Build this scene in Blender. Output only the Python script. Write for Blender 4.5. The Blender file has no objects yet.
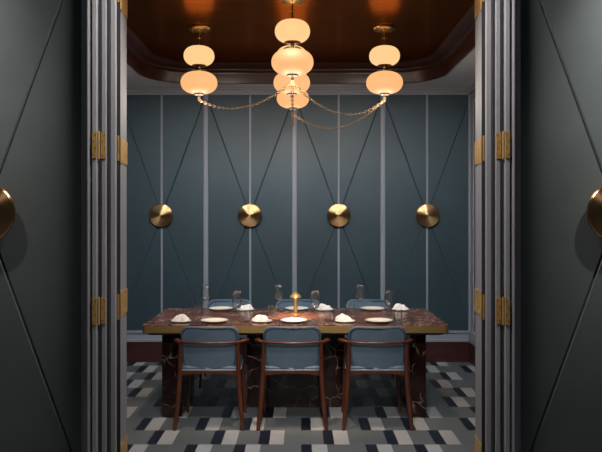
import bpy, bmesh, math, random
from mathutils import Vector, Matrix
random.seed(4)
PI = math.pi
sc = bpy.context.scene
C = sc.collection
F = 700.0            # focal length in pixels of the 602 wide frame
H = 1.58             # eye height


def X(px, d):
    return (px - 301.0) * d / F


# ------------------------------------------------------------------ materials
def new_mat(name):
    m = bpy.data.materials.new(name)
    m.use_nodes = True
    nt = m.node_tree
    return m, nt, nt.nodes['Principled BSDF']


def L(nt, a, b):
    nt.links.new(a, b)


def node(nt, t, **kw):
    n = nt.nodes.new(t)
    for k, v in kw.items():
        setattr(n, k, v)
    return n


def ramp(nt, stops, interp='LINEAR'):
    r = nt.nodes.new('ShaderNodeValToRGB')
    cr = r.color_ramp
    cr.interpolation = interp
    while len(cr.elements) < len(stops):
        cr.elements.new(0.5)
    for e, (p, c) in zip(cr.elements, stops):
        e.position = p
        e.color = (*c, 1) if len(c) == 3 else c
    return r


def objco(nt):
    return nt.nodes.new('ShaderNodeTexCoord').outputs['Object']


def noisy(name, c1, c2, scale=8, rough=0.5, metal=0.0, detail=6, bump=0.0, bscale=120, stretch=None, coat=0.0, spec=0.5):
    m, nt, b = new_mat(name)
    co = objco(nt)
    if stretch:
        mp = node(nt, 'ShaderNodeMapping')
        mp.inputs['Scale'].default_value = stretch
        L(nt, co, mp.inputs['Vector'])
        co = mp.outputs['Vector']
    n = node(nt, 'ShaderNodeTexNoise')
    n.inputs['Scale'].default_value = scale
    n.inputs['Detail'].default_value = detail
    L(nt, co, n.inputs['Vector'])
    r = ramp(nt, [(0.3, c1), (0.7, c2)])
    L(nt, n.outputs['Fac'], r.inputs['Fac'])
    L(nt, r.outputs['Color'], b.inputs['Base Color'])
    b.inputs['Roughness'].default_value = rough
    b.inputs['Metallic'].default_value = metal
    b.inputs['Coat Weight'].default_value = coat
    b.inputs['Coat Roughness'].default_value = 0.15
    b.inputs['Specular IOR Level'].default_value = spec
    if bump:
        n2 = node(nt, 'ShaderNodeTexNoise')
        n2.inputs['Scale'].default_value = bscale
        n2.inputs['Detail'].default_value = 3
        L(nt, co, n2.inputs['Vector'])
        bp = node(nt, 'ShaderNodeBump')
        bp.inputs['Strength'].default_value = bump
        bp.inputs['Distance'].default_value = 0.002
        L(nt, n2.outputs['Fac'], bp.inputs['Height'])
        L(nt, bp.outputs['Normal'], b.inputs['Normal'])
    return m


M = {}
M['leather_wall'] = noisy('teal_leather_panel', (0.031, 0.050, 0.063), (0.040, 0.062, 0.077), 2.2, 0.42, bump=0.12, bscale=260)
M['foyer_wall'] = noisy('grey_green_leather_panel', (0.072, 0.080, 0.079), (0.094, 0.104, 0.101), 2.6, 0.5, bump=0.12, bscale=260)
M['paint'] = noisy('grey_satin_paint', (0.285, 0.285, 0.325), (0.31, 0.31, 0.35), 3, 0.38)
M['door_paint'] = noisy('warm_grey_satin_paint', (0.265, 0.26, 0.27), (0.295, 0.288, 0.298), 3, 0.5)
M['casing'] = noisy('shade_darkened_casing_paint', (0.22, 0.215, 0.23), (0.25, 0.245, 0.26), 3, 0.5)  # grey darkened to put shade on the outward-turned casing face
M['soffit'] = noisy('soffit_paint', (0.66, 0.67, 0.71), (0.70, 0.71, 0.75), 3, 0.6)
M['gap_shade_underframe'] = noisy('gap_shade_underframe_black', (0.016, 0.015, 0.018), (0.022, 0.02, 0.024), 20, 0.6)  # near-black: shade painted into the door gaps, also the table underframe
M['lacquer'] = noisy('copper_brown_lacquered_wood', (0.22, 0.068, 0.030), (0.32, 0.104, 0.047), 2.0, 0.22, 0.9, stretch=(1.2, 6, 6), detail=8)
M['lacquer'].node_tree.nodes['Principled BSDF'].inputs['Specular Tint'].default_value = (0.9, 0.52, 0.33, 1)
M['lacquer_dark'] = noisy('dark_brown_lacquered_moulding', (0.030, 0.0105, 0.0065), (0.045, 0.015, 0.009), 2.0, 0.28, stretch=(1.2, 6, 6), detail=8, spec=0.35)
M['base_wood'] = noisy('red_brown_wood', (0.045, 0.014, 0.012), (0.065, 0.02, 0.017), 3, 0.3, stretch=(1, 8, 12))
M['chair_wood'] = noisy('walnut_chair_wood', (0.062, 0.015, 0.007), (0.105, 0.027, 0.012), 9, 0.35, stretch=(3, 3, 0.6), coat=0.2)
M['blue'] = noisy('slate_blue_leather', (0.094, 0.140, 0.192), (0.110, 0.160, 0.215), 12, 0.45, bump=0.1, bscale=300)
M['piping'] = noisy('pale_blue_piping', (0.26, 0.33, 0.40), (0.30, 0.37, 0.44), 20, 0.5)
M['brass'] = noisy('satin_brass', (0.62, 0.37, 0.12), (0.70, 0.43, 0.15), 14, 0.3, 1.0)
M['lamp_brass'] = noisy('pale_satin_brass', (0.66, 0.44, 0.16), (0.74, 0.50, 0.20), 14, 0.45, 0.6)
M['edge_brass'] = noisy('brushed_brass_edge', (0.50, 0.33, 0.13), (0.60, 0.40, 0.17), 10, 0.42, 0.85, stretch=(0.4, 4, 30))
M['bronze'] = noisy('dark_bronze', (0.20, 0.105, 0.04), (0.28, 0.15, 0.06), 18, 0.35, 1.0)
M['finial'] = noisy('dark_bronze_finial', (0.07, 0.038, 0.016), (0.10, 0.055, 0.022), 18, 0.6, 0.3)
M['chain'] = noisy('aged_brass_chain', (0.26, 0.16, 0.075), (0.34, 0.215, 0.105), 30, 0.5, 0.75)
M['hinge'] = noisy('hinge_brass', (0.62, 0.36, 0.10), (0.74, 0.45, 0.15), 25, 0.4, 0.55)
M['screw'] = noisy('dark_screw', (0.06, 0.03, 0.01), (0.08, 0.04, 0.015), 30, 0.5, 0.8)
M['china'] = noisy('white_china', (0.80, 0.77, 0.73), (0.84, 0.81, 0.77), 20, 0.22)
M['linen'] = noisy('white_linen', (0.80, 0.77, 0.76), (0.87, 0.84, 0.83), 30, 0.85, bump=0.25, bscale=180)
M['steel'] = noisy('polished_steel', (0.60, 0.58, 0.55), (0.66, 0.64, 0.61), 20, 0.2, 1.0)
M['ceil_white'] = noisy('foyer_plaster', (0.42, 0.42, 0.43), (0.46, 0.46, 0.47), 4, 0.7)


def brushed_disc():
    m, nt, b = new_mat('spun_brass_disc')
    b.inputs['Metallic'].default_value = 1
    b.inputs['Roughness'].default_value = 0.30
    b.inputs['Anisotropic'].default_value = 0.92
    co = objco(nt)
    n = node(nt, 'ShaderNodeTexNoise')
    n.inputs['Scale'].default_value = 9
    L(nt, co, n.inputs['Vector'])
    r = ramp(nt, [(0.3, (0.52, 0.285, 0.125)), (0.7, (0.64, 0.36, 0.17))])
    L(nt, n.outputs['Fac'], r.inputs['Fac'])
    L(nt, r.outputs['Color'], b.inputs['Base Color'])
    b.inputs['Anisotropic Rotation'].default_value = 0.25
    t = node(nt, 'ShaderNodeTangent', direction_type='RADIAL', axis='Z')
    L(nt, t.outputs['Tangent'], b.inputs['Tangent'])
    return m


M['disc'] = brushed_disc()


def marble(name, dark, mid, vein, vscale, rough=0.12, vein_amt=0.035, speck=1.0, spec=0.5):
    m, nt, b = new_mat(name)
    b.inputs['Specular IOR Level'].default_value = spec
    co = objco(nt)
    n = node(nt, 'ShaderNodeTexNoise')
    n.inputs['Scale'].default_value = 3.2
    n.inputs['Detail'].default_value = 9
    L(nt, co, n.inputs['Vector'])
    base = ramp(nt, [(0.32, dark), (0.52, mid), (0.75, tuple(min(1, c * 1.6) for c in mid))])
    L(nt, n.outputs['Fac'], base.inputs['Fac'])
    dn = node(nt, 'ShaderNodeTexNoise')
    dn.inputs['Scale'].default_value = 4
    dn.inputs['Detail'].default_value = 5
    L(nt, co, dn.inputs['Vector'])
    mix = node(nt, 'ShaderNodeMix', data_type='VECTOR')
    mix.inputs['Factor'].default_value = 0.22
    L(nt, co, mix.inputs[4])
    L(nt, dn.outputs['Color'], mix.inputs[5])
    v = node(nt, 'ShaderNodeTexVoronoi', feature='DISTANCE_TO_EDGE')
    v.inputs['Scale'].default_value = vscale
    L(nt, mix.outputs[1], v.inputs['Vector'])
    vr = ramp(nt, [(0.0, (1, 1, 1)), (vein_amt, (0, 0, 0))])
    L(nt, v.outputs['Distance'], vr.inputs['Fac'])
    msk = node(nt, 'ShaderNodeTexNoise')
    msk.inputs['Scale'].default_value = 5.5
    L(nt, co, msk.inputs['Vector'])
    mr = ramp(nt, [(0.41, (0, 0, 0)), (0.56, (speck, speck, speck))])
    L(nt, msk.outputs['Fac'], mr.inputs['Fac'])
    mul = node(nt, 'ShaderNodeMath', operation='MULTIPLY')
    L(nt, vr.outputs['Color'], mul.inputs[0])
    L(nt, mr.outputs['Color'], mul.inputs[1])
    cm = node(nt, 'ShaderNodeMix', data_type='RGBA')
    L(nt, mul.outputs[0], cm.inputs['Factor'])
    L(nt, base.outputs['Color'], cm.inputs[6])
    cm.inputs[7].default_value = (*vein, 1)
    L(nt, cm.outputs[2], b.inputs['Base Color'])
    b.inputs['Roughness'].default_value = rough
    return m


M['marble_top'] = marble('red_brown_marble', (0.036, 0.012, 0.008), (0.115, 0.038, 0.025), (0.62, 0.44, 0.34), 19, 0.24, 0.05)
M['marble_leg'] = marble('dark_veined_marble', (0.009, 0.005, 0.0045), (0.022, 0.010, 0.008), (0.28, 0.21, 0.155), 9, 0.12, 0.035, 1.0, 0.25)


def glass_mat():
    m, nt, b = new_mat('clear_glass')
    nt.nodes.remove(b)
    out = nt.nodes['Material Output']
    t = node(nt, 'ShaderNodeBsdfTransparent')
    t.inputs['Color'].default_value = (0.985, 0.99, 0.99, 1)
    g = node(nt, 'ShaderNodeBsdfGlossy')
    g.inputs['Roughness'].default_value = 0.03
    lw = node(nt, 'ShaderNodeLayerWeight')
    lw.inputs['Blend'].default_value = 0.28
    r = ramp(nt, [(0.0, (0.05, 0.05, 0.05)), (1.0, (0.6, 0.6, 0.6))])
    L(nt, lw.outputs['Fresnel'], r.inputs['Fac'])
    mx = node(nt, 'ShaderNodeMixShader')
    L(nt, r.outputs['Color'], mx.inputs[0])
    L(nt, t.outputs[0], mx.inputs[1])
    L(nt, g.outputs[0], mx.inputs[2])
    df = node(nt, 'ShaderNodeBsdfDiffuse')
    df.inputs['Color'].default_value = (0.9, 0.92, 0.92, 1)
    m2 = node(nt, 'ShaderNodeMixShader')
    m2.inputs[0].default_value = 0.008
    L(nt, mx.outputs[0], m2.inputs[1])
    L(nt, df.outputs[0], m2.inputs[2])
    L(nt, m2.outputs[0], out.inputs['Surface'])
    return m


M['glass'] = glass_mat()


def lobe_mat(name, col, s):
    m, nt, b = new_mat(name)
    b.inputs['Base Color'].default_value = (0.035, 0.02, 0.012, 1)
    b.inputs['Roughness'].default_value = 0.6
    b.inputs['Specular IOR Level'].default_value = 0.15
    b.inputs['Emission Color'].default_value = (*col, 1)
    b.inputs['Emission Strength'].default_value = s
    return m


M['lobe_up'] = lobe_mat('opal_glass_upper', (1.0, 0.61, 0.27), 0.68)
M['lobe_low'] = lobe_mat('opal_glass_lower', (1.0, 0.495, 0.20), 0.66)


def floor_mat():
    m, nt, b = new_mat('inlaid_floor_tiles')
    sep = node(nt, 'ShaderNodeSeparateXYZ')
    L(nt, objco(nt), sep.inputs[0])

    def mt(op, a, bb=None, c=None):
        n = node(nt, 'ShaderNodeMath', operation=op)
        for i, v in enumerate((a, bb, c)):
            if v is None:
                continue
            if isinstance(v, (int, float)):
                n.inputs[i].default_value = v
            else:
                L(nt, v, n.inputs[i])
        return n.outputs[0]
    ROW = 0.3222
    row = mt('FLOOR', mt('DIVIDE', mt('SUBTRACT', sep.outputs['Y'], 4.863 - 30 * ROW), ROW))
    par = mt('MODULO', row, 2)           # 0 = same row kind as 4.863..5.185
    P = 1.236
    off = mt('MULTIPLY_ADD', par, -0.158, -0.595 - 0.0375)
    u = mt('WRAP', mt('SUBTRACT', sep.outputs['X'], off), P, 0.0)
    un = mt('DIVIDE', u, P)
    pos = [0.0, 0.333, 0.788]
    stops = []
    g1, g2, g3 = (0.138, 0.156, 0.163), (0.152, 0.170, 0.177), (0.130, 0.148, 0.155)
    for p, g in zip(pos, (g1, g2, g3)):
        stops += [(p / P, (0.012, 0.016, 0.032)), ((p + 0.075) / P, (0.45, 0.445, 0.455)), ((p + 0.178) / P, g)]
    r = ramp(nt, stops, 'CONSTANT')
    L(nt, un, r.inputs['Fac'])
    n = node(nt, 'ShaderNodeTexNoise')
    n.inputs['Scale'].default_value = 3
    n.inputs['Detail'].default_value = 8
    L(nt, objco(nt), n.inputs['Vector'])
    nr = ramp(nt, [(0.3, (0.88, 0.88, 0.88)), (0.7, (1.08, 1.08, 1.08))])
    L(nt, n.outputs['Fac'], nr.inputs['Fac'])
    mx = node(nt, 'ShaderNodeMix', data_type='RGBA', blend_type='MULTIPLY')
    mx.inputs['Factor'].default_value = 1
    L(nt, r.outputs['Color'], mx.inputs[6])
    L(nt, nr.outputs['Color'], mx.inputs[7])
    L(nt, mx.outputs[2], b.inputs['Base Color'])
    b.inputs['Roughness'].default_value = 0.42
    return m


M['floor'] = floor_mat()


# ------------------------------------------------------------------ mesh helpers
def finish(name, bm, mat, parent=None, smooth=None, loc=None):
    bmesh.ops.remove_doubles(bm, verts=bm.verts, dist=1e-6)
    bmesh.ops.recalc_face_normals(bm, faces=bm.faces)
    me = bpy.data.meshes.new(name)
    bm.to_mesh(me)
    bm.free()
    me.materials.append(mat)
    if smooth is not None:
        me.polygons.foreach_set('use_smooth', [True] * len(me.polygons))
        if smooth < 180:
            me.set_sharp_from_angle(angle=math.radians(smooth))
    o = bpy.data.objects.new(name, me)
    C.objects.link(o)
    if parent:
        o.parent = parent
    if loc is not None:
        o.location = loc
    return o


def bm_box(bm, x0, x1, y0, y1, z0, z1, bev=0.0, seg=2):
    vs = [bm.verts.new(p) for p in ((x0, y0, z0), (x1, y0, z0), (x1, y1, z0), (x0, y1, z0), (x0, y0, z1), (x1, y0, z1), (x1, y1, z1), (x0, y1, z1))]
    fs = [bm.faces.new([vs[i] for i in f]) for f in ((0, 3, 2, 1), (4, 5, 6, 7), (0, 1, 5, 4), (1, 2, 6, 5), (2, 3, 7, 6), (3, 0, 4, 7))]
    if bev:
        es = list({e for f in fs for e in f.edges})
        bmesh.ops.bevel(bm, geom=es, offset=bev, segments=seg, profile=0.5, affect='EDGES')


def bm_lathe(bm, prof, segs=32, cx=0, cy=0, z0=0):
    rings = []
    for r, z in prof:
        if r < 1e-6:
            rings.append([bm.verts.new((cx, cy, z0 + z))])
        else:
            rings.append([bm.verts.new((cx + r * math.cos(2 * PI * k / segs), cy + r * math.sin(2 * PI * k / segs), z0 + z)) for k in range(segs)])
    for a, b in zip(rings, rings[1:]):
        for k in range(segs):
            k2 = (k + 1) % segs
            if len(a) == 1 and len(b) == 1:
                continue
            if len(a) == 1:
                bm.faces.new((a[0], b[k], b[k2]))
            elif len(b) == 1:
                bm.faces.new((a[k], b[0], a[k2]))
            else:
                bm.faces.new((a[k], b[k], b[k2], a[k2]))


def bm_tube(bm, pts, rad, segs=10, closed=False, sx=1.0, up=None):
    """sweep; rad may be list; sx flattens along the frame's second axis"""
    pts = [Vector(p) for p in pts]
    n = len(pts)
    rads = rad if isinstance(rad, (list, tuple)) else [rad] * n
    rings = []
    ref = Vector(up) if up else Vector((0, 0, 1))
    for i, p in enumerate(pts):
        a = pts[(i - 1) % n] if (closed or i > 0) else p
        b = pts[(i + 1) % n] if (closed or i < n - 1) else p
        t = (b - a).normalized()
        u = t.cross(ref)
        if u.length < 1e-3:
            u = t.cross(Vector((1, 0, 0)))
        u.normalize()
        w = u.cross(t).normalized()
        rings.append([bm.verts.new(p + rads[i] * (math.cos(2 * PI * k / segs) * u + sx * math.sin(2 * PI * k / segs) * w)) for k in range(segs)])
    m = n if closed else n - 1
    for i in range(m):
        a, b = rings[i], rings[(i + 1) % n]
        for k in range(segs):
            k2 = (k + 1) % segs
            bm.faces.new((a[k], a[k2], b[k2], b[k]))
    if not closed:
        bm.faces.new(rings[0][::-1])
        bm.faces.new(rings[-1])


def bm_prism(bm, poly, z0, z1):
    a = [bm.verts.new((x, y, z0)) for x, y in poly]
    b = [bm.verts.new((x, y, z1)) for x, y in poly]
    n = len(poly)
    bm.faces.new(a[::-1])
    bm.faces.new(b)
    for k in range(n):
        bm.faces.new((a[k], a[(k + 1) % n], b[(k + 1) % n], b[k]))


def bm_xprism(bm, prof, x0, x1):
    """profile in (y, z) extruded along x"""
    a = [bm.verts.new((x0, y, z)) for y, z in prof]
    b = [bm.verts.new((x1, y, z)) for y, z in prof]
    n = len(prof)
    bm.faces.new(a[::-1])
    bm.faces.new(b)
    for k in range(n):
        bm.faces.new((a[k], a[(k + 1) % n], b[(k + 1) % n], b[k]))


def rrect(w, h, r, n=7):
    pts = []
    for cx, cy, a0 in ((w / 2 - r, h / 2 - r, 0), (-w / 2 + r, h / 2 - r, 90), (-w / 2 + r, -h / 2 + r, 180), (w / 2 - r, -h / 2 + r, 270)):
        for k in range(n + 1):
            a = math.radians(a0 + 90 * k / n)
            pts.append((cx + r * math.cos(a), cy + r * math.sin(a)))
    # extra points on the straight runs
    out = []
    for p, q in zip(pts, pts[1:] + pts[:1]):
        out.append(p)
        dd = math.hypot(q[0] - p[0], q[1] - p[1])
        m = int(dd / 0.06)
        for k in range(1, m + 1):
            t = k / (m + 1)
            out.append((p[0] + (q[0] - p[0]) * t, p[1] + (q[1] - p[1]) * t))
    return out


def bm_pad(bm, w, h, r, t, fn, e=None):
    """cushion: rounded rectangle (u,v) with thickness t along n; fn(u,v,n)->xyz"""
    out = rrect(w, h, r)
    e = e or t * 0.45
    rings = []

    def ring(s_off, nn):
        vs = []
        kx = (w / 2 - s_off) / (w / 2)
        ky = (h / 2 - s_off) / (h / 2)
        for u, v in out:
            vs.append(bm.verts.new(fn(u * kx, v * ky, nn)))
        return vs
    seq = []
    for s in (0.999, 0.8, 0.6, 0.4, 0.2, 0.08):
        seq.append((s, -1))
    prof = [(min(w, h) / 2 * s + 0 * 0, -t / 2) for s, _ in seq]
    for k in range(7):
        a = -PI / 2 + PI * k / 6
        prof.append((e - e * math.cos(a), t / 2 * math.sin(a)))
    prof += [(min(w, h) / 2 * s, t / 2) for s, _ in seq[::-1]]
    for s, nn in prof:
        rings.append(ring(s, nn))
    n = len(out)
    for a, b in zip(rings, rings[1:]):
        for k in range(n):
            bm.faces.new((a[k], a[(k + 1) % n], b[(k + 1) % n], b[k]))
    bm.faces.new(rings[0][::-1])
    bm.faces.new(rings[-1])


# ------------------------------------------------------------------ object helpers
def tag(o, label, cat, group=None):
    o['label'] = label
    o['category'] = cat
    if group:
        o['group'] = group
    return o


def thing(name, label, cat, loc=(0, 0, 0), rz=0, group=None):
    o = bpy.data.objects.new(name, None)
    o.empty_display_size = 0.1
    C.objects.link(o)
    o.location = loc
    o.rotation_euler = (0, 0, rz)
    return tag(o, label, cat, group)


def struct(name, bm, mat, smooth=None):
    o = finish(name, bm, mat, smooth=smooth)
    o['kind'] = 'structure'
    return o


def copy_tree(o, parent=None):
    c = o.copy()
    C.objects.link(c)
    if parent:
        c.parent = parent
    for ch in list(o.children):
        copy_tree(ch, c)
    return c


def dup(root, loc, rz, label, group=None):
    r = copy_tree(root)
    r.location = loc
    r.rotation_euler = (0, 0, rz)
    r['label'] = label
    if group:
        r['group'] = group
    return r


# ------------------------------------------------------------------ room shell
YB = 7.654                       # back wall face
XL, XR = -2.005, 1.862
YF = 3.78                        # inner face of the doorway wall
ZS = 2.98                        # soffit
ZC = 3.16                        # lacquered ceiling
BAYS = [XL, -1.039, -0.071, 0.893, XR]
Z0, Z1 = 0.335, 2.92
DZ = 1.597                       # disc height

bm = bmesh.new()
bm_box(bm, XL - 1.6, XR + 1.6, 0.6, YB + 0.15, -0.12, 0.0)
struct('floor', bm, M['floor'])


def grooved_bays(bm, edges, y, z0, z1, cz, depth=0.006, g=0.0075, back=0.06):
    """leather panels facing -y, each bay cut corner to corner by V grooves"""
    for xa, xb in zip(edges, edges[1:]):
        cx = (xa + xb) / 2
        c = Vector((cx, cz))
        P4 = [Vector((xa, z0)), Vector((xb, z0)), Vector((xb, z1)), Vector((xa, z1))]
        for k in range(4):
            tri = [P4[k], P4[(k + 1) % 4], c]
            cen = sum(tri, Vector((0, 0))) / 3
            ins = []
            n = 3
            lines = []
            for i in range(n):
                p, q = tri[i], tri[(i + 1) % n]
                dirv = (q - p).normalized()
                nor = Vector((-dirv.y, dirv.x))
                if nor.dot(cen - p) < 0:
                    nor = -nor
                o = g if i > 0 else 0.0
                lines.append((p + nor * o, dirv))
            for i in range(n):
                (p1, d1), (p2, d2) = lines[i - 1], lines[i]
                den = d1.x * d2.y - d1.y * d2.x
                s = ((p2.x - p1.x) * d2.y - (p2.y - p1.y) * d2.x) / den
                ins.append(p1 + d1 * s)
            f = [bm.verts.new((v.x, y, v.y)) for v in ins]
            b = [bm.verts.new((v.x, y + depth, v.y)) for v in tri]
            bm.faces.new(f)
            for i in range(n):
                bm.faces.new((f[i], f[(i + 1) % n], b[(i + 1) % n], b[i]))
    bm_box(bm, edges[0], edges[-1], y + depth - 0.0005, y + back, z0, z1)


def wall_with_panels(name, edges, y, z0, z1, cz, mat, thick=0.12, ztop=3.3):
    bm = bmesh.new()
    grooved_bays(bm, edges, y, z0, z1, cz)
    bm_box(bm, edges[0] - 0.12, edges[-1] + 0.12, y + 0.055, y + thick + 0.05, 0, ztop)
    return struct(name, bm, mat)


wall_with_panels('wall_back', BAYS, YB, Z0, Z1, DZ, M['leather_wall'])
# side walls (flat leather, only a sliver is seen)
for nm, x0, x1 in (('wall_left', XL - 0.12, XL), ('wall_right', XR, XR + 0.12)):
    bm = bmesh.new()
    bm_box(bm, x0, x1, YF, YB + 0.05, 0, 3.3)
    struct(nm, bm, M['leather_wall'])

# vertical trims on the back wall
tn = [0]


def trim(bm, mat=None, smooth=None):
    tn[0] += 1
    return struct('trim_%d' % tn[0], bm, mat or M['paint'], smooth)


for i, x in enumerate(BAYS):
    bm = bmesh.new()
    if i in (0, 4):
        xa, xb = (x, x + 0.034) if i == 0 else (x - 0.034, x)
        bm_box(bm, xa, xb, YB - 0.02, YB + 0.02, Z0 - 0.01, Z1 + 0.01, 0.003)
    else:
        bm_box(bm, x - 0.026, x + 0.026, YB - 0.022, YB + 0.02, Z0 - 0.01, Z1 + 0.01, 0.006)
        bm_box(bm, x - 0.011, x + 0.011, YB - 0.030, YB + 0.02, Z0 - 0.01, Z1 + 0.01, 0.004)
    trim(bm)
for xa, xb in zip(BAYS, BAYS[1:]):
    bm = bmesh.new()
    cx = (xa + xb) / 2
    bm_box(bm, cx - 0.011, cx + 0.011, YB - 0.012, YB + 0.02, Z0 - 0.01, Z1 + 0.01, 0.004)
    trim(bm)
# corner stiles and frame of the right and left walls
for x0, x1 in ((XL, XL + 0.014), (XR - 0.014, XR)):
    bm = bmesh.new()
    bm_box(bm, x0, x1, YB - 0.13, YB - 0.022, Z0, Z1)
    bm_box(bm, x0, x1, YF, YB - 0.13, Z1 - 0.06, Z1)
    trim(bm)

# baseboard, chair-height ledge
bm = bmesh.new()
bm_box(bm, XL, XR, YB - 0.035, YB + 0.06, 0.0, 0.222, 0.003)
s = struct('baseboard_back', bm, M['base_wood'])
for nm, x0, x1 in (('baseboard_left', XL, XL + 0.03), ('baseboard_right', XR - 0.03, XR)):
    bm = bmesh.new()
    bm_box(bm, x0, x1, YF, YB - 0.036, 0, 0.222, 0.003)
    struct(nm, bm, M['base_wood'])
bm = bmesh.new()
prof = [(YB + 0.05, 0.2225), (YB - 0.040, 0.2225), (YB - 0.040, 0.245), (YB - 0.026, 0.252), (YB - 0.026, 0.30),
        (YB - 0.034, 0.308), (YB - 0.046, 0.318), (YB - 0.046, 0.336), (YB + 0.05, 0.345)]
bm_xprism(bm, prof, XL, XR)
trim(bm)
for x0, x1 in ((XL, XL + 0.04), (XR - 0.04, XR)):
    bm = bmesh.new()
    bm_box(bm, x0, x1, YF, YB - 0.047, 0.2225, 0.345, 0.004)
    trim(bm)
# crown under the soffit
bm = bmesh.new()
prof = [(YB + 0.05, 2.912), (YB - 0.030, 2.912), (YB - 0.030, 2.930), (YB - 0.042, 2.936), (YB - 0.042, 2.953),
        (YB - 0.060, 2.964), (YB - 0.068, 2.979), (YB + 0.05, 2.979)]
bm_xprism(bm, prof, XL, XR)
trim(bm)
for x0, x1 in ((XL, XL + 0.05), (XR - 0.05, XR)):
    bm = bmesh.new()
    bm_box(bm, x0, x1, YF, YB - 0.07, 2.915, 2.979, 0.006)
    trim(bm)

# soffit with the rounded coffer opening + lacquered coffer
CX0, CX1, CY0, CY1 = -1.575, 1.42, 4.39, 7.31
CCX, CCY = (CX0 + CX1) / 2, (CY0 + CY1) / 2
CW, CH = CX1 - CX0, CY1 - CY0


def rr2(off, n=12):
    r = 0.50 - off * 0.6
    w, h = CW - 2 * off, CH - 2 * off
    pts = []
    for cx, cy, a0 in ((w / 2 - r, h / 2 - r, 0), (-w / 2 + r, h / 2 - r, 90), (-w / 2 + r, -h / 2 + r, 180), (w / 2 - r, -h / 2 + r, 270)):
        for k in range(n + 1):
            a = math.radians(a0 + 90 * k / n)
            pts.append((CCX + cx + r * math.cos(a), CCY + cy + r * math.sin(a)))
    return pts


bm = bmesh.new()
inn = rr2(0)
N = len(inn)
# outer ring points projected on the rectangle
outp = []
for x, y in inn:
    dx, dy = x - CCX, y - CCY
    sx = ((XR - CCX) if dx > 0 else (CCX - XL)) / abs(dx) if abs(dx) > 1e-6 else 1e9
    sy = ((YB + 0.05 - CCY) if dy > 0 else (CCY - YF)) / abs(dy) if abs(dy) > 1e-6 else 1e9
    s_ = min(sx, sy)
    outp.append((CCX + dx * s_, CCY + dy * s_))
corners = [(XR, YB + 0.05), (XL, YB + 0.05), (XL, YF), (XR, YF)]
for zlev, flip in ((ZS, False), (ZS + 0.02, True)):
    a = [bm.verts.new((x, y, zlev)) for x, y in inn]
    b = [bm.verts.new((x, y, zlev)) for x, y in outp]
    cv = [bm.verts.new((x, y, zlev)) for x, y in corners]
    for k in range(N):
        k2 = (k + 1) % N
        p, q = outp[k], outp[k2]
        face = [a[k], b[k], b[k2], a[k2]]
        for ci, cc in enumerate(corners):
            onp = (abs(p[0] - cc[0]) < 1e-6) != (abs(p[1] - cc[1]) < 1e-6)
            onq = (abs(q[0] - cc[0]) < 1e-6) != (abs(q[1] - cc[1]) < 1e-6)
            if onp and onq and (abs(p[0] - cc[0]) < 1e-6) == (abs(q[1] - cc[1]) < 1e-6) and (abs(p[0] - q[0]) > 1e-6 and abs(p[1] - q[1]) > 1e-6):
                face = [a[k], b[k], cv[ci], b[k2], a[k2]]
        bm.faces.new(face)
struct('trim_soffit', bm, M['soffit'])

bm = bmesh.new()
prof = [(-0.004, ZS - 0.006), (0.0, ZS - 0.012), (0.012, ZS - 0.012), (0.016, ZS - 0.004), (0.018, 3.065), (0.024, 3.082), (0.045, 3.086), (0.055, 3.096),
        (0.06, 3.112), (0.085, 3.122), (0.115, 3.136), (0.135, 3.154), (0.14, ZC)]
rings = []
for off, z in prof:
    rings.append([bm.verts.new((x, y, z)) for x, y in rr2(off)])
for a, b in zip(rings, rings[1:]):
    for k in range(N):
        bm.faces.new((a[k], b[k], b[(k + 1) % N], a[(k + 1) % N]))
tn[0] += 1
struct('trim_%d' % tn[0], bm, M['lacquer_dark'], 40)
bm = bmesh.new()
bm_box(bm, XL - 0.1, XR + 0.1, YF - 0.1, YB + 0.1, ZC, ZC + 0.14)
struct('ceiling', bm, M['lacquer'])

# ------------------------------------------------------------------ doorway wall, seen from the foyer
YP = 3.30
for sgn, nm in ((-1, 'wall_front_left'), (1, 'wall_front_right')):
    cx = sgn * 1.492
    ed = [cx - 0.4895 - 0.979, cx - 0.4895, cx + 0.4895] if sgn < 0 else [cx - 0.4895, cx + 0.4895, cx + 0.4895 + 0.979]
    bm = bmesh.new()
    grooved_bays(bm, ed, YP, 0.25, 2.95, DZ - 0.004, depth=0.012, g=0.0085)
    inner = cx - sgn * 0.4895
    a, b = sorted((inner + sgn * 0.0, ed[0] if sgn < 0 else ed[-1]))
    bm_box(bm, a, b, YP + 0.03, YF, 0.0, 3.3)
    bm_box(bm, a, b, YP - 0.02, YP + 0.03, 0.0, 0.25, 0.004)
    struct(nm, bm, M['foyer_wall'])
bm = bmesh.new()
bm_box(bm, -1.05, 1.05, 3.28, YF, 3.0, 3.3)
struct('trim_header', bm, M['door_paint'])


def P(pxoff, d):
    return pxoff * d / F


ZT = 2.999


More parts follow.
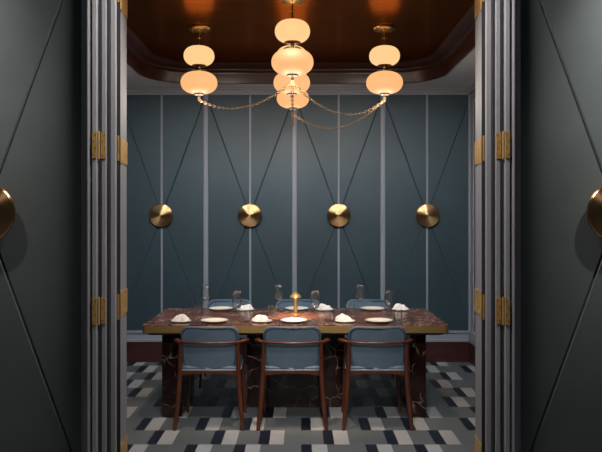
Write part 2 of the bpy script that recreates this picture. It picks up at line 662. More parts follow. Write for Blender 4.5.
def make_hinge(parent, knx, kny, pa, pb, zc, h=0.122):
    """butt hinge: plate a from pa[0] to pa[1], plate b from pb[0] to pb[1] (plan points), knuckle at (knx, kny)"""
    bm = bmesh.new()
    for p, q in (pa, pb):
        p, q = Vector(p), Vector(q)
        d = (q - p).normalized()
        n = Vector((-d.y, d.x))
        if n.dot(-p) < 0:
            n = -n
        t = 0.0035
        bm_prism(bm, [tuple(p), tuple(q), tuple(q + n * t), tuple(p + n * t)], zc - h / 2, zc + h / 2)
    bm_lathe(bm, [(0, -h / 2 - 0.004), (0.005, -h / 2 - 0.004), (0.0055, -h / 2), (0.0055, h / 2), (0.005, h / 2 + 0.004), (0, h / 2 + 0.004)], 12, knx, kny, zc)
    for k in range(1, 5):
        z = zc - h / 2 + h * k / 5
        bm_lathe(bm, [(0, -0.001), (0.0062, -0.001), (0.0062, 0.001), (0, 0.001)], 12, knx, kny, z)
    hg = finish('hinge', bm, M['hinge'], parent)
    for p, q in (pa, pb):
        p, q = Vector(p), Vector(q)
        if (q - p).length < 0.012:
            continue
        d = (q - p).normalized()
        n = Vector((-d.y, d.x))
        if n.dot(-p) < 0:
            n = -n
        for k, t in enumerate((0.28, 0.72, 0.28, 0.72)):
            c = p + (q - p) * t + n * 0.0036
            z = zc - h / 2 + h * (0.12 + 0.253 * k)
            bm = bmesh.new()
            m4 = Matrix.Translation((c.x, c.y, z)) @ Vector((0, 0, 1)).rotation_difference(Vector((n.x, n.y, 0))).to_matrix().to_4x4()
            bmesh.ops.create_circle(bm, cap_ends=True, segments=8, radius=0.0028, matrix=m4)
            r_ = bmesh.ops.extrude_face_region(bm, geom=bm.faces[:])
            bmesh.ops.translate(bm, vec=(n.x * 0.0008, n.y * 0.0008, 0), verts=[v for v in r_['geom'] if isinstance(v, bmesh.types.BMVert)])
            finish('screw', bm, M['screw'], hg)
    return hg


HZ = [0.372, 1.143, 1.914, 2.685]
for sgn in (-1, 1):
    def S(pts):
        return [(x * -sgn, y) for x, y in pts]          # written for the left side (x<0), mirrored for the right
    ss = -sgn
    # casing with a bead
    xa, xb = P(-219.0, 3.285), P(-209.6, 3.22)
    bm = bmesh.new()
    bm_prism(bm, S([(xa, 3.285), (xa + 0.004, 3.262), (xa + 0.013, 3.245), (xa + 0.028, 3.234), (xa + 0.040, 3.231), (xa + 0.043, 3.222), (xa + 0.048, 3.222),
                    (xa + 0.051, 3.262), (xb, 3.262), (xb, 3.6), (-1.0, 3.6), (-1.0, 3.299), (xa, 3.299)]), 0, ZT)
    trim(bm, M['casing'])
    # folded leaf A
    xa, xb = P(-209, 3.24), P(-204.3, 3.24)
    bm = bmesh.new()
    bm_prism(bm, S([(xa + 0.002, 3.24), (xb - 0.003, 3.24), (xb, 3.243), (xb, 3.55), (xa, 3.55), (xa, 3.243)]), 0.004, ZT)
    dA = struct('door_%d' % (1 if sgn < 0 else 4), bm, M['door_paint'])
    A = (xa, xb)
    # folded leaf B
    xa, xb = P(-199.8, 3.27), P(-195, 3.27)
    bm = bmesh.new()
    bm_prism(bm, S([(xa + 0.003, 3.27), (xb - 0.002, 3.27), (xb, 3.273), (xb, 3.55), (xa, 3.55), (xa, 3.273)]), 0.004, ZT)
    dB = struct('door_%d' % (2 if sgn < 0 else 5), bm, M['door_paint'])
    B = (xa, xb)
    for z in HZ:
        kx = (A[1] + B[0]) / 2
        make_hinge(dA, kx * ss, 3.252, S([(A[0] + 0.0015, 3.2395), (A[1], 3.2395)]), S([(B[0], 3.2695), (B[1] - 0.001, 3.2695)]), z)
    # stop moulding C
    xc, xd = B[1] + 0.0004, P(-185, 3.32)
    bm = bmesh.new()
    bm_prism(bm, S([(xc, 3.32), (xd - 0.004, 3.32), (xd, 3.324), (xd, 3.334), (xc, 3.334)]), 0, ZT)
    trim(bm, M['door_paint'])
    # near-black strips that paint shade into the door-stack gaps
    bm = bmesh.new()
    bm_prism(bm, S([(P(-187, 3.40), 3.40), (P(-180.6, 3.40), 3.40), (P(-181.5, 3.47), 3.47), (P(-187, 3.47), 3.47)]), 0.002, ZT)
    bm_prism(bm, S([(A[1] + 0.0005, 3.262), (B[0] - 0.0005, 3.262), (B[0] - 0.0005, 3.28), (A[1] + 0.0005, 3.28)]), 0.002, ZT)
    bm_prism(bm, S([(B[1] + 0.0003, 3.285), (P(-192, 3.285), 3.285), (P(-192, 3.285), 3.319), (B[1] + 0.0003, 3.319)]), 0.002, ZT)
    trim(bm, M['gap_shade_underframe'])
    # inner leaf D swung into the dining room
    p0 = (P(-181, 3.515), 3.515)
    p1 = (P(-174.2, 3.70), 3.70)
    bm = bmesh.new()
    xb_ = B[1] + 0.0004
    bm_prism(bm, S([p0, (p1[0], p1[1] - 0.003), (p1[0] - 0.006, p1[1] + 0.004), (p1[0] - 0.045, 3.76), (xb_ - 0.05, 3.76), (xb_, 3.60), (xb_, 3.515)]), 0.004, ZT)
    dD = struct('door_%d' % (3 if sgn < 0 else 6), bm, M['door_paint'])
    v = Vector(p1) - Vector(p0)
    q0 = Vector(p0) + v * 0.01 + Vector((0.0008, 0))
    q1 = Vector(p0) + v * 0.97 + Vector((0.0008, 0))
    for z in HZ:
        make_hinge(dD, (p0[0] + 0.004) * ss, 3.508, S([tuple(q0), tuple(q1)]), S([(xd - 0.012, 3.40), (xd - 0.004, 3.395)]), z)


# ------------------------------------------------------------------ brass discs
def make_disc(label, loc, group):
    t = thing('wall_disc', label, 'wall disc', loc, 0, group)
    # built around local Z then turned to face -y
    bm = bmesh.new()
    R = 0.1265
    bm_lathe(bm, [(0, 0.046), (0.012, 0.044), (0.06, 0.038), (0.115, 0.031), (0.122, 0.029), (R, 0.024), (R, 0.010), (0.122, 0.006), (0.10, 0.004), (0, 0.004)], 64)
    o = finish('face_plate', bm, M['disc'], t, 30)
    o.rotation_euler = (PI / 2, 0, 0)
    bm = bmesh.new()
    bm_lathe(bm, [(0, -0.03), (0.05, -0.03), (0.05, 0.006), (0, 0.006)], 32)
    o = finish('mount', bm, M['bronze'], t, 30)
    o.rotation_euler = (PI / 2, 0, 0)
    return t


names = ['leftmost of the four brass discs on the back wall, on the far left teal panel',
         'second brass disc from the left on the back wall, left of the central trim strip',
         'third brass disc from the left on the back wall, right of the central trim strip',
         'rightmost of the four brass discs on the back wall, on the far right teal panel']
d0 = None
for i in range(4):
    x = (BAYS[i] + BAYS[i + 1]) / 2
    if d0 is None:
        d0 = make_disc(names[i], (x, YB - 0.03, DZ), 'brass discs on the back wall panels')
    else:
        dup(d0, (x, YB - 0.03, DZ), 0, names[i])
for sgn, lb in ((-1, 'brass disc cut by the left edge of the photo, on the grey panel'),
                (1, 'brass disc cut by the right edge of the photo, on the grey panel')):
    fd = dup(d0, (sgn * 1.468, YP - 0.03, DZ + 0.004), 0, lb, 'brass discs on the grey panels beside the doorway')
    fd.scale = (1.1, 1.1, 1.1)

# ------------------------------------------------------------------ pendants
PC = Vector((-0.077, 5.85))
PR = 0.775


def make_pendant(label, loc):
    t = thing('pendant_lamp', label, 'pendant lamp', loc, 0, 'two-globe pendant lamps over the table')
    # local z = 0 at the ceiling
    bm = bmesh.new()
    bm_lathe(bm, [(0, -0.0005), (0.092, -0.0005), (0.095, -0.006), (0.090, -0.014), (0.075, -0.020), (0.03, -0.026), (0.012, -0.034), (0, -0.034)], 40)
    cnp = finish('canopy', bm, M['brass'], t, 40)
    for k in range(6):
        a = 2 * PI * (k + 0.5) / 6
        bm = bmesh.new()
        bm_lathe(bm, [(0, 0.004), (0.005, 0.004), (0.006, -0.004), (0.004, -0.010), (0, -0.011)], 10, 0.062 * math.cos(a), 0.062 * math.sin(a), -0.022)
        finish('stud', bm, M['brass'], cnp, 40)
    bm = bmesh.new()
    bm_lathe(bm, [(0, -0.03), (0.0055, -0.03), (0.0055, -0.142), (0.018, -0.144), (0.020, -0.149), (0, -0.150)], 14)
    bm_lathe(bm, [(0, 0.008), (0.009, 0.006), (0.012, 0), (0.009, -0.006), (0, -0.008)], 14, 0, 0, -0.085)
    bm_box(bm, -0.022, 0.022, -0.003, 0.003, -0.088, -0.082, 0.001)
    finish('rod', bm, M['brass'], t, 40)

    def lobe(R, z0, z1, mat, nm):
        bm = bmesh.new()
        h = (z1 - z0) / 2
        zc = (z1 + z0) / 2
        pr = []
        n = 22
        for k in range(n + 1):
            a = -PI / 2 + PI * k / n
            e = 0.64
            ca, sa = math.cos(a), math.sin(a)
            pr.append((R * abs(ca) ** e if 0 < k < n else 0, zc + h * sa))
        bm_lathe(bm, pr, 40)
        finish(nm, bm, mat, t, 180)
    lobe(0.128, -0.316, -0.154, M['lobe_up'], 'upper_globe')
    lobe(0.153, -0.549, -0.368, M['lobe_low'], 'lower_globe')
    bm = bmesh.new()
    bm_lathe(bm, [(0, -0.308), (0.058, -0.308), (0.060, -0.316), (0.052, -0.322), (0.016, -0.326), (0.012, -0.340), (0.016, -0.350), (0.058, -0.356), (0.068, -0.364), (0.068, -0.370), (0, -0.371)], 32)
    finish('collar', bm, M['bronze'], t, 40)
    bm = bmesh.new()
    bm_lathe(bm, [(0, -0.540), (0.042, -0.5485), (0.040, -0.560), (0.016, -0.564), (0.010, -0.572), (0.013, -0.582), (0.008, -0.590), (0, -0.591)], 24)
    bm_tube(bm, [(0.010 * math.cos(a), 0, -0.598 + 0.010 * math.sin(a)) for a in [2 * PI * k / 14 for k in range(14)]], 0.0022, 6, closed=True, up=(0, 1, 0))
    finish('finial', bm, M['finial'], t, 40)
    return t


spots = [('front', (PC.x + 0.015, PC.y - PR), 'front pendant lamp of the cross of five, hanging nearest the doorway'),
         ('left', (PC.x - PR, PC.y), 'left pendant lamp with two glowing globes, alone over the table left end'),
         ('mid', (PC.x, PC.y), 'middle pendant lamp, mostly hidden behind the front pendant lamp'),
         ('right', (PC.x + PR, PC.y), 'right pendant lamp with two glowing globes, alone over the table right end'),
         ('back', (PC.x, PC.y + PR), 'rearmost pendant lamp, lowest globe showing under the middle lamp')]
pos = {}
pend0 = None
for k, (x, y), lb in spots:
    if pend0 is None:
        pend0 = make_pendant(lb, (x, y, ZC))
    else:
        dup(pend0, (x, y, ZC), 0, lb)
    pos[k] = Vector((x, y, ZC - 0.602))


def chain(a, b, sag, label):
    a, b = Vector(a), Vector(b)
    n0 = 200
    pts = []
    for k in range(n0 + 1):
        t = k / n0
        p = a.lerp(b, t)
        p.z -= sag * 4 * t * (1 - t)
        pts.append(p)
    # walk at link pitch
    bm = bmesh.new()
    pitch = 0.030
    acc = 0
    nxt = 0.0
    idx = 0
    for p, q in zip(pts, pts[1:]):
        seg = (q - p).length
        while nxt <= acc + seg:
            c = p.lerp(q, (nxt - acc) / seg)
            tan = (q - p).normalized()
            side = tan.cross(Vector((0, 0, 1)))
            if side.length < 1e-3:
                side = Vector((1, 0, 0))
            side.normalize()
            nrm = side.cross(tan).normalized()
            w = side if idx % 2 == 0 else nrm
            o = nrm if idx % 2 == 0 else side
            loop = []
            for k in range(12):
                an = 2 * PI * k / 12
                loop.append(c + tan * (0.020 * math.cos(an)) + w * (0.0095 * math.sin(an)))
            bm_tube(bm, loop, 0.0027, 5, closed=True, up=tuple(o))
            nxt += pitch
            idx += 1
        acc += seg
    o = finish('brass_chain', bm, M['chain'], None, 60)
    tag(o, label, 'chain', 'brass chains between the pendant lamps')


chain(pos['front'], pos['left'], 0.125, 'brass chain swagged from the front pendant lamp to the left pendant lamp')
chain(pos['front'], pos['right'], 0.175, 'upper of two brass chains to the right pendant lamp, from the front lamp')
chain(pos['back'], pos['right'], 0.185, 'lower of two brass chains to the right pendant lamp, from the rear lamp')
chain(pos['front'], pos['back'], 0.20, 'brass chain hanging straight down below the front pendant lamp, before the globes')

# ------------------------------------------------------------------ table
TX0, TX1, TY0, TY1 = X(142.5, 5.38), X(448.5, 5.38), 5.355, 6.365
TCX, TCY = (TX0 + TX1) / 2, (TY0 + TY1) / 2
tb = thing('dining_table', 'long dark red marble dining table with brass edge and marble pedestals', 'table', (TCX, TCY, 0))


def rrpoly(w, h, r, n=8):
    pts = []
    for cx, cy, a0 in ((w / 2 - r, h / 2 - r, 0), (-w / 2 + r, h / 2 - r, 90), (-w / 2 + r, -h / 2 + r, 180), (w / 2 - r, -h / 2 + r, 270)):
        for k in range(n + 1):
            a = math.radians(a0 + 90 * k / n)
            pts.append((cx + r * math.cos(a), cy + r * math.sin(a)))
    return pts


W, D = TX1 - TX0, TY1 - TY0
bm = bmesh.new()
bm_prism(bm, rrpoly(W - 0.004, D - 0.004, 0.028), 0.70, 0.75)
finish('tabletop', bm, M['marble_top'], tb)
bm = bmesh.new()
po, pi_ = rrpoly(W, D, 0.03), rrpoly(W - 0.0042, D - 0.0042, 0.028)
n = len(po)
va = [[bm.verts.new((x, y, z)) for x, y in pp] for pp, z in ((pi_, 0.745), (po, 0.744), (po, 0.692), (pi_, 0.692))]
for i in range(4):
    a, b = va[i], va[(i + 1) % 4]
    for k in range(n):
        bm.faces.new((a[k], a[(k + 1) % n], b[(k + 1) % n], b[k]))
finish('edge_band', bm, M['edge_brass'], tb)
bm = bmesh.new()
bm_prism(bm, rrpoly(W - 0.06, D - 0.06, 0.05), 0.672, 0.70)
finish('underframe', bm, M['gap_shade_underframe'], tb)
for x0, x1, y0, y1 in ((X(162, 5.53), X(182, 5.53), 5.53, 6.17), (X(410, 5.53), X(426, 5.53), 5.53, 6.17), (X(247, 5.81), X(344, 5.81), 5.81, 5.93)):
    bm = bmesh.new()
    bm_box(bm, x0 - TCX, x1 - TCX, y0 - TCY, y1 - TCY, 0.0, 0.672, 0.003)
    finish('pedestal', bm, M['marble_leg'], tb)


# ------------------------------------------------------------------ chairs (local: faces +y, origin on the floor under the rear legs' line)
def make_chair(label, loc, rz, group):
    t = thing('dining_chair', label, 'chair', loc, rz, group)
    W_ = M['chair_wood']
    # backrest: u = x, v = height, n = toward rear
    zb0, zb1 = 0.428, 0.768
    hb = zb1 - zb0

    def fb(u, v, nn):
        z = (zb0 + zb1) / 2 + v
        taper = 1.0 - 0.11 * (1.0 - (z - zb0) / hb)
        x = u * taper
        y = 0.062 - 0.055 * ((z - zb0) / hb) + 0.9 * x * x + nn
        return (x, y, z)
    bm = bmesh.new()
    bm_pad(bm, 0.447, hb, 0.070, 0.042, fb, 0.018)
    back = finish('backrest', bm, M['blue'], t, 180)
    # piping along the rear edge of the backrest
    bm = bmesh.new()
    out = rrect(0.447 - 0.012, hb - 0.012, 0.068)
    bm_tube(bm, [fb(u, v, -0.0215) for u, v in out], 0.0026, 6, closed=True, up=(0, 1, 0))
    finish('piping', bm, M['blue'], back, 180)

    # seat
    def fs(u, v, nn):
        w = 1.0 - 0.03 * (v / 0.24)
        return (u * w, 0.279 + v, 0.449 + nn + 0.012 * (1 - (u / 0.23) ** 2) * (1 - (v / 0.23) ** 2))
    bm = bmesh.new()
    bm_pad(bm, 0.45, 0.47, 0.06, 0.034, fs, 0.018)
    seat = finish('seat', bm, M['blue'], t, 180)
    bm = bmesh.new()
    bm_tube(bm, [(fs(u, v, 0)[0], fs(u, v, 0)[1], 0.437) for u, v in rrect(0.450, 0.472, 0.06)], 0.0048, 6, closed=True)
    finish('piping', bm, M['piping'], seat, 180)
    # apron under the seat
    bm = bmesh.new()
    for sx in (-1, 1):
        bm_box(bm, min(sx * 0.20, sx * 0.222), max(sx * 0.20, sx * 0.222), 0.04, 0.46, 0.400, 0.434, 0.004)
    bm_box(bm, -0.21, 0.21, 0.44, 0.465, 0.400, 0.434, 0.004)
    # rear rail with a curved lower edge
    n = 16
    va, vb = [], []
    pr = []
    for k in range(n + 1):
        x = -0.215 + 0.43 * k / n
        low = 0.396 + 0.018 * (1 - (x / 0.215) ** 2) ** 1.0
        pr.append((x, low))
    top = [(0.215, 0.434), (-0.215, 0.434)]
    poly = pr + top
    a = [bm.verts.new((x, 0.030, z)) for x, z in poly]
    b = [bm.verts.new((x, 0.052, z)) for x, z in poly]
    bm.faces.new(a)
    bm.faces.new(b[::-1])
    for k in range(len(poly)):
        k2 = (k + 1) % len(poly)
        bm.faces.new((a[k], a[k2], b[k2], b[k]))
    finish('seat_frame', bm, W_, t)
    # legs
    for sx in (-1, 1):
        bm = bmesh.new()
        pts, rr = [], []
        for k in range(11):
            s_ = k / 10
            z = 0.0 + 0.642 * s_
            x = 0.254 - 0.040 * s_ - 0.010 * math.sin(PI * s_)
            y = -0.006 + 0.050 * math.sin(PI * s_ * 0.9) * 0.6 + 0.0 * s_
            pts.append((sx * x, y, z))
            rr.append(0.0125 + 0.007 * math.sin(PI * min(1, s_ * 1.0) ** 0.8))
        bm_tube(bm, pts, rr, 12, up=(0, 1, 0))
        finish('leg', bm, W_, t, 60)
        bm = bmesh.new()
        pts, rr = [], []
        for k in range(9):
            s_ = k / 8
            pts.append((sx * (0.232 - 0.022 * s_), 0.475 - 0.03 * s_, 0.443 * s_))
            rr.append(0.011 + 0.008 * s_)
        bm_tube(bm, pts, rr, 12, up=(0, 1, 0))
        finish('leg', bm, W_, t, 60)
    # bow: armrest sweeping round the back
    bm = bmesh.new()
    pts, rr = [], []
    n = 36
    for k in range(n + 1):
        s_ = -1 + 2 * k / n
        x = 0.272 * math.sin(s_ * PI / 2 * 0.96) / math.sin(PI / 2 * 0.96)
        a = abs(s_)
        y = -0.036 + 0.051 * (a / 0.6) ** 2 if a < 0.6 else 0.015 + (a - 0.6) / 0.4 * 0.20
        z = 0.653 - 0.016 * max(0, (a - 0.5) / 0.5)
        pts.append((x, y, z))
        rr.append(0.015 + 0.010 * math.exp(-((a - 0.93) / 0.22) ** 2) - (0.014 if a > 0.999 else 0.004 if a > 0.94 else 0))
    bm_tube(bm, pts, rr, 14, sx=0.62)
    finish('armrest', bm, W_, t, 60)
    return t


NY = 5.185
near = [(208.6, 'left chair of the three near chairs, blue leather back with walnut bow'),
        (292.2, 'middle chair of the three near chairs, blue leather back with walnut bow'),
        (378.0, 'right chair of the three near chairs, blue leather back with walnut bow')]
ch0 = None
for px, lb in near:
    loc = (X(px, 5.17), NY, 0)
    if ch0 is None:
        ch0 = make_chair(lb, loc, 0, 'blue dining chairs on the near side of the table')
    else:
        dup(ch0, loc, 0, lb)
for x, lb in ((-0.70, 'left chair of the three far chairs, blue back rising behind the table'),
              (-0.03, 'middle chair of the three far chairs, blue back rising behind the table lamp'),
              (0.66, 'right chair of the three far chairs, blue back rising behind the table')):
    dup(ch0, (x, 6.93, 0), PI, lb, 'blue dining chairs on the far side of the table')

# ------------------------------------------------------------------ tableware
TZ = 0.7502


def make_plate(name, label, cat, r, h, loc, group):
    bm = bmesh.new()
    s = r / 0.105
    bm_lathe(bm, [(0, 0.002), (0.055 * s, 0.002), (0.057 * s, 0.0), (0.061 * s, 0.0), (0.064 * s, 0.004), (0.085 * s, h * 0.62), (r * 0.985, h - 0.003), (r, h),
                  (r * 0.97, h + 0.0008), (0.082 * s, h * 0.72 + 0.002), (0.066 * s, 0.0085), (0.0, 0.0075)], 48)
    o = finish(name, bm, M['china'], None, 50, loc)
    return tag(o, label, cat, group)


side = ['left', 'middle', 'right']
nearP = [X(214.3, 5.515), X(294, 5.515), X(379, 5.515)]
farP = [X(221, 6.25), X(296.6, 6.25), X(372, 6.25)]
p0 = None
for row, xs, y in (('near', nearP, 5.515), ('far', farP, 6.235)):
    for sd, x in zip(side, xs):
        lb = 'white dinner plate at the %s chair on the %s side of the table' % (sd, row)
        if p0 is None:
            p0 = make_plate('dinner_plate', lb, 'plate', 0.107, 0.021, (x, y, TZ), 'dinner plates on the table')
        else:
            c = dup(p0, (x, y, TZ), 0, lb)
nearN = [X(181, 5.54), X(262, 5.54), X(345, 5.54)]
farN = [X(245.5, 6.24), X(324.5, 6.24), X(400.5, 6.24)]


def make_napkin(label, loc, seed, group):
    rnd = random.Random(seed)
    ph = [rnd.uniform(0, 6.28) for _ in range(4)]
    bm = bmesh.new()
    nr, na = 12, 40
    rings = []
    for i in range(nr + 1):
        t = i / nr
        ring = []
        for k in range(na):
            a = 2 * PI * k / na
            rad = 0.050 * (1 + 0.16 * math.sin(2 * a + ph[0]) + 0.10 * math.sin(3 * a + ph[1]) + 0.05 * math.sin(7 * a + ph[2]))
            r = rad * math.sin(t * PI / 2) ** 0.8
            fold = 0.0075 * math.sin(5 * a + ph[3] + 5 * t) * t * (1 - t) * 4 + 0.005 * math.sin(11 * a + ph[1]) * t * (1 - t) * 4
            z = 0.040 * (1 - t ** 1.7) * (1 + 0.18 * math.sin(a + ph[2])) + fold
            px, py = 1.18 * r * math.cos(a), 0.82 * r * math.sin(a)
            z += 0.010 * math.sin(30 * px + ph[0]) * (1 - t)
            ring.append(bm.verts.new((px + 0.008 * math.sin(ph[1]), py, max(0.0, z) if t < 1 else 0.0)) if i > 0 else None)
        if i == 0:
            top = bm.verts.new((0.008 * math.sin(ph[1]), 0, 0.040 * (1 + 0.18 * math.sin(ph[2]))))
            rings.append([top])
        else:
            rings.append(ring)
    for a, b in zip(rings, rings[1:]):
        for k in range(na):
            k2 = (k + 1) % na
            if len(a) == 1:
                bm.faces.new((a[0], b[k], b[k2]))
            else:
                bm.faces.new((a[k], b[k], b[k2], a[k2]))
    bm.faces.new(rings[-1])
    o = finish('napkin', bm, M['linen'], None, 180, loc)
    return tag(o, label, 'napkin', group)


s0 = None
for row, xs, y in (('near', nearN, 5.54), ('far', farN, 6.23)):
    for i, (sd, x) in enumerate(zip(side, xs)):
        lb = 'small white side plate under the napkin of the %s chair, %s side' % (sd, row)
        if s0 is None:
            s0 = make_plate('side_plate', lb, 'plate', 0.080, 0.012, (x, y, TZ), 'side plates on the table')
        else:
            dup(s0, (x, y, TZ), 0, lb)
        make_napkin('folded white napkin beside the plate of the %s chair, %s side' % (sd, row), (x, y, TZ + 0.0072), 11 * i + (3 if row == 'near' else 70), 'napkins on the side plates')


def make_wine(label, loc):
    t = thing('wine_glass', label, 'wine glass', loc, 0, 'stemmed wine glasses on the table')
    bm = bmesh.new()
    bm_lathe(bm, [(0.004, 0.098), (0.012, 0.101), (0.026, 0.112), (0.036, 0.128), (0.0405, 0.148), (0.0395, 0.175), (0.035, 0.205), (0.0305, 0.236), (0.0297, 0.236), (0.034, 0.205),
                  (0.0385, 0.175), (0.0394, 0.148), (0.035, 0.129), (0.025, 0.1135), (0.010, 0.1035), (0, 0.102)], 28)
    finish('bowl', bm, M['glass'], t, 180)
    bm = bmesh.new()
    bm_lathe(bm, [(0.007, 0.0045), (0.004, 0.012), (0.0034, 0.05), (0.0036, 0.09), (0.0042, 0.098)], 14)
    finish('stem', bm, M['glass'], t, 180)
    bm = bmesh.new()
    bm_lathe(bm, [(0, 0.0), (0.034, 0.0), (0.0345, 0.0015), (0.02, 0.003), (0.007, 0.0045), (0, 0.0045)], 28)
    finish('foot', bm, M['glass'], t, 50)
    return t


def make_tumbler(label, loc):
    bm = bmesh.new()
    pr = [(0, 0.0), (0.029, 0.0), (0.032, 0.004), (0.034, 0.04), (0.036, 0.088), (0.0345, 0.088), (0.0325, 0.04), (0.030, 0.012), (0, 0.011)]
    bm_lathe(bm, pr, 24)
    # cut facets: pinch alternate columns of the outer wall
    for v in bm.verts:
        r = math.hypot(v.co.x, v.co.y)
        if r > 0.031 and 0.002 < v.co.z < 0.07:
            k = round(math.atan2(v.co.y, v.co.x) / (2 * PI / 24)) % 2
            if k:
                v.co.x *= 0.955
                v.co.y *= 0.955
    o = finish('tumbler', bm, M['glass'], None, 20, loc)
    return tag(o, label, 'tumbler', 'cut glass tumblers on the table')


wn = [(X(237, 5.62), 5.62), (X(315.3, 5.62), 5.62), (X(389, 5.66), 5.66)]
wf = [(X(205.5, 6.10), 6.10), (X(278.5, 6.10), 6.10), (X(360, 6.10), 6.10)]
tnn = [(X(246, 5.55), 5.55), (X(329, 5.57), 5.57), (X(398, 5.60), 5.60)]
tf = [(X(199, 5.95), 5.95), (X(272.5, 5.90), 5.90), (X(351, 5.95), 5.95)]
w0 = t0 = None
for row, ws, ts in (('near', wn, tnn), ('far', wf, tf)):
    for sd, (wx, wy), (tx, ty) in zip(side, ws, ts):
        lb = 'empty stemmed wine glass set for the %s chair on the %s side' % (sd, row)
        if w0 is None:
            w0 = make_wine(lb, (wx, wy, TZ))
        else:
            dup(w0, (wx, wy, TZ), 0, lb)
        lb = 'short cut glass tumbler beside the wine glass of the %s chair, %s side' % (sd, row)
        if t0 is None:
            t0 = make_tumbler(lb, (tx, ty, TZ))
        else:
            dup(t0, (tx, ty, TZ), 0.1, lb)


def make_knife(label, loc):
    bm = bmesh.new()
    bm_box(bm, -0.004, 0.004, -0.10, -0.005, 0.0, 0.005, 0.0015)
    bm_prism(bm, [(-0.004, -0.006), (0.004, -0.006), (0.007, 0.02), (0.007, 0.08), (0.001, 0.105), (-0.004, 0.105)], 0.001, 0.003)
    return tag(finish('table_knife', bm, M['steel'], None, None, loc), label, 'knife', 'table knives')


def make_fork(label, loc):
    bm = bmesh.new()
    bm_tube(bm, [(0, -0.10, 0.003), (0, -0.05, 0.0035), (0, 0.0, 0.005), (0, 0.03, 0.005)], [0.0045, 0.004, 0.0026, 0.003], 8, sx=0.6)
    bm_prism(bm, [(-0.003, 0.028), (0.003, 0.028), (0.011, 0.042), (0.011, 0.056), (-0.011, 0.056), (-0.011, 0.042)], 0.0035, 0.0055)
    for k in range(4):
        x = -0.0095 + 0.00633 * k
        bm_box(bm, x - 0.0016, x + 0.0016, 0.055, 0.098, 0.0037, 0.0055)
    return tag(finish('table_fork', bm, M['steel'], None, None, loc), label, 'fork', 'table forks')


k0 = f0 = None
for row, xs, y, s in (('near', nearP, 5.505, 1), ('far', farP, 6.215, -1)):
    for sd, x in zip(side, xs):
        rz = 0 if s > 0 else PI
        lk = 'steel table knife beside the dinner plate of the %s chair, %s side' % (sd, row)
        lf = 'steel table fork beside the dinner plate of the %s chair, %s side' % (sd, row)
        if k0 is None:
            k0 = make_knife(lk, (x + s * 0.128, y, TZ))
            f0 = make_fork(lf, (x - s * 0.128, y, TZ))
        else:
            dup(k0, (x + s * 0.128, y, TZ), rz, lk)
            dup(f0, (x - s * 0.128, y, TZ), rz, lf)

# brass table lamp
LX, LY = X(295.5, 5.86), 5.86
lamp = thing('table_lamp', 'small brass table lamp with a mushroom shade at the table centre', 'table lamp', (LX, LY, TZ))
bm = bmesh.new()
bm_lathe(bm, [(0, 0), (0.036, 0), (0.037, 0.003), (0.037, 0.017), (0.034, 0.022), (0, 0.022)], 32)
finish('base', bm, M['lamp_brass'], lamp, 40)
bm = bmesh.new()
bm_lathe(bm, [(0, 0.021), (0.0165, 0.021), (0.0165, 0.196), (0.0145, 0.200), (0, 0.200)], 24)
finish('column', bm, M['lamp_brass'], lamp, 40)
bm = bmesh.new()
bm_lathe(bm, [(0.0165, 0.190), (0.030, 0.184), (0.042, 0.172), (0.0475, 0.156), (0.0455, 0.156), (0.040, 0.170), (0.029, 0.181), (0.0165, 0.186)], 32)
finish('lamp_shade', bm, M['lamp_brass'], lamp, 60)
bm = bmesh.new()
bm_lathe(bm, [(0.024, 0.176), (0.038, 0.170), (0.038, 0.167), (0.024, 0.167)], 24)
finish('diffuser', bm, lobe_mat('lamp_diffuser', (1.0, 0.72, 0.42), 0.25), lamp, 40)


# ------------------------------------------------------------------ lights
def spot(name, loc, target, power, col, angle, blend=0.8, size=0.06):
    l = bpy.data.lights.new(name, 'SPOT')
    l.energy = power
    l.color = col
    l.spot_size = math.radians(angle)
    l.spot_blend = blend
    l.shadow_soft_size = size
    o = bpy.data.objects.new(name, l)
    o.location = loc
    o.rotation_euler = (Vector(target) - Vector(loc)).to_track_quat('-Z', 'Y').to_euler()
    C.objects.link(o)
    return o


for a in range(4):
    an = PI / 4 + a * PI / 2
    l = bpy.data.lights.new('lamp_light', 'SPOT')
    l.energy = 9.0
    l.color = (1, 0.76, 0.48)
    l.shadow_soft_size = 0.005
    l.spot_size = math.radians(100)
    l.spot_blend = 0.8
    o = bpy.data.objects.new('lamp_light', l)
    o.location = (LX + 0.034 * math.cos(an), LY + 0.034 * math.sin(an), TZ + 0.166)
    o.rotation_euler = Vector((math.cos(an) * 1.0, math.sin(an) * 1.0, -1)).to_track_quat('-Z', 'Y').to_euler()
    C.objects.link(o)


def point(name, loc, power, col, size):
    l = bpy.data.lights.new(name, 'POINT')
    l.energy = power
    l.color = col
    l.shadow_soft_size = size
    o = bpy.data.objects.new(name, l)
    o.location = loc
    C.objects.link(o)
    return o


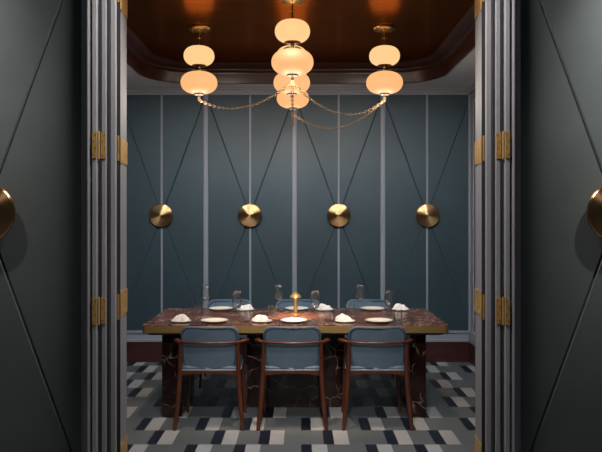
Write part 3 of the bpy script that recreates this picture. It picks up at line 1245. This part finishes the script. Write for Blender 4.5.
WARM = (1.0, 0.78, 0.56)
SOFTWARM = (1.0, 0.86, 0.74)
COOL = (0.80, 0.95, 1.0)
for k, v in pos.items():
    point('pendant_fill', (v.x, v.y, v.z - 0.02), {'back': 2.2, 'mid': 4.5}.get(k, 7.0), SOFTWARM, 0.12)  # unseen fill light added below each finial, outside the globes
spot('downlight_fill', (-0.077, 4.75, 3.15), (-0.05, 5.75, 0.75), 170, WARM, 46, 1.0, 0.08)
spot('downlight_fill', (-0.9, 4.75, 3.15), (-0.75, 5.75, 0.75), 85, WARM, 46, 1.0, 0.08)
spot('downlight_fill', (0.75, 4.75, 3.15), (0.65, 5.75, 0.75), 85, WARM, 46, 1.0, 0.08)
spot('downlight_fill', (-1.0, 4.2, 3.15), (-1.0, 5.3, 0.0), 90, (0.95, 0.97, 1.0), 90, 1.0, 0.08)  # unseen wide pair added as general fill for the room
spot('downlight_fill', (0.85, 4.2, 3.15), (0.85, 5.3, 0.0), 90, (0.95, 0.97, 1.0), 90, 1.0, 0.08)
for x in (-1.55, -0.5, 0.35, 1.4):
    spot('wall_fill_spot', (x, 4.4, 3.1), (x, YB, 0.9), 310, COOL, 80, 1.0, 0.3)  # unseen spots added to brighten the back wall
# foyer
spot('foyer_downlight_fill', (-2.0, 2.3, 3.9), (-1.9, YP, 2.5), 190, (0.98, 1.0, 0.97), 46, 1.0, 0.05)
spot('foyer_downlight_fill', (2.0, 2.3, 3.9), (1.9, YP, 2.55), 360, (0.98, 1.0, 0.97), 46, 1.0, 0.05)
spot('foyer_downlight_fill', (-0.1, 2.75, 3.6), (-0.1, 2.95, 0.0), 88, (1.0, 0.96, 0.93), 130, 0.6, 0.3)  # unseen pair added to light the door stack and shadow the casing edge
spot('foyer_downlight_fill', (0.1, 2.75, 3.6), (0.1, 2.95, 0.0), 88, (1.0, 0.96, 0.93), 130, 0.6, 0.3)
spot('foyer_downlight_fill', (0.0, 1.0, 3.2), (0.0, 5.0, 0.3), 230, (1.0, 0.93, 0.88), 36, 1.0, 0.12)  # unseen spot added through the doorway to brighten chair backs and floor

w = bpy.data.worlds.new('world')
sc.world = w
w.use_nodes = True
w.node_tree.nodes['Background'].inputs[0].default_value = (0.75, 0.85, 1.0, 1)
w.node_tree.nodes['Background'].inputs[1].default_value = 0.02

# ------------------------------------------------------------------ camera
cam = bpy.data.cameras.new('camera')
cam.sensor_width = 36
cam.lens = F / 602 * 36
cam.shift_y = -9.0 / 602
cam.clip_start = 0.05
co = bpy.data.objects.new('camera', cam)
co.location = (0, 0, H)
co.rotation_euler = (PI / 2, 0, 0)
C.objects.link(co)
sc.camera = co
sc.view_settings.view_transform = 'Standard'
sc.view_settings.look = 'None'
sc.view_settings.gamma = 1
sc.view_settings.exposure = 0.6
sc.view_settings.use_curve_mapping = False
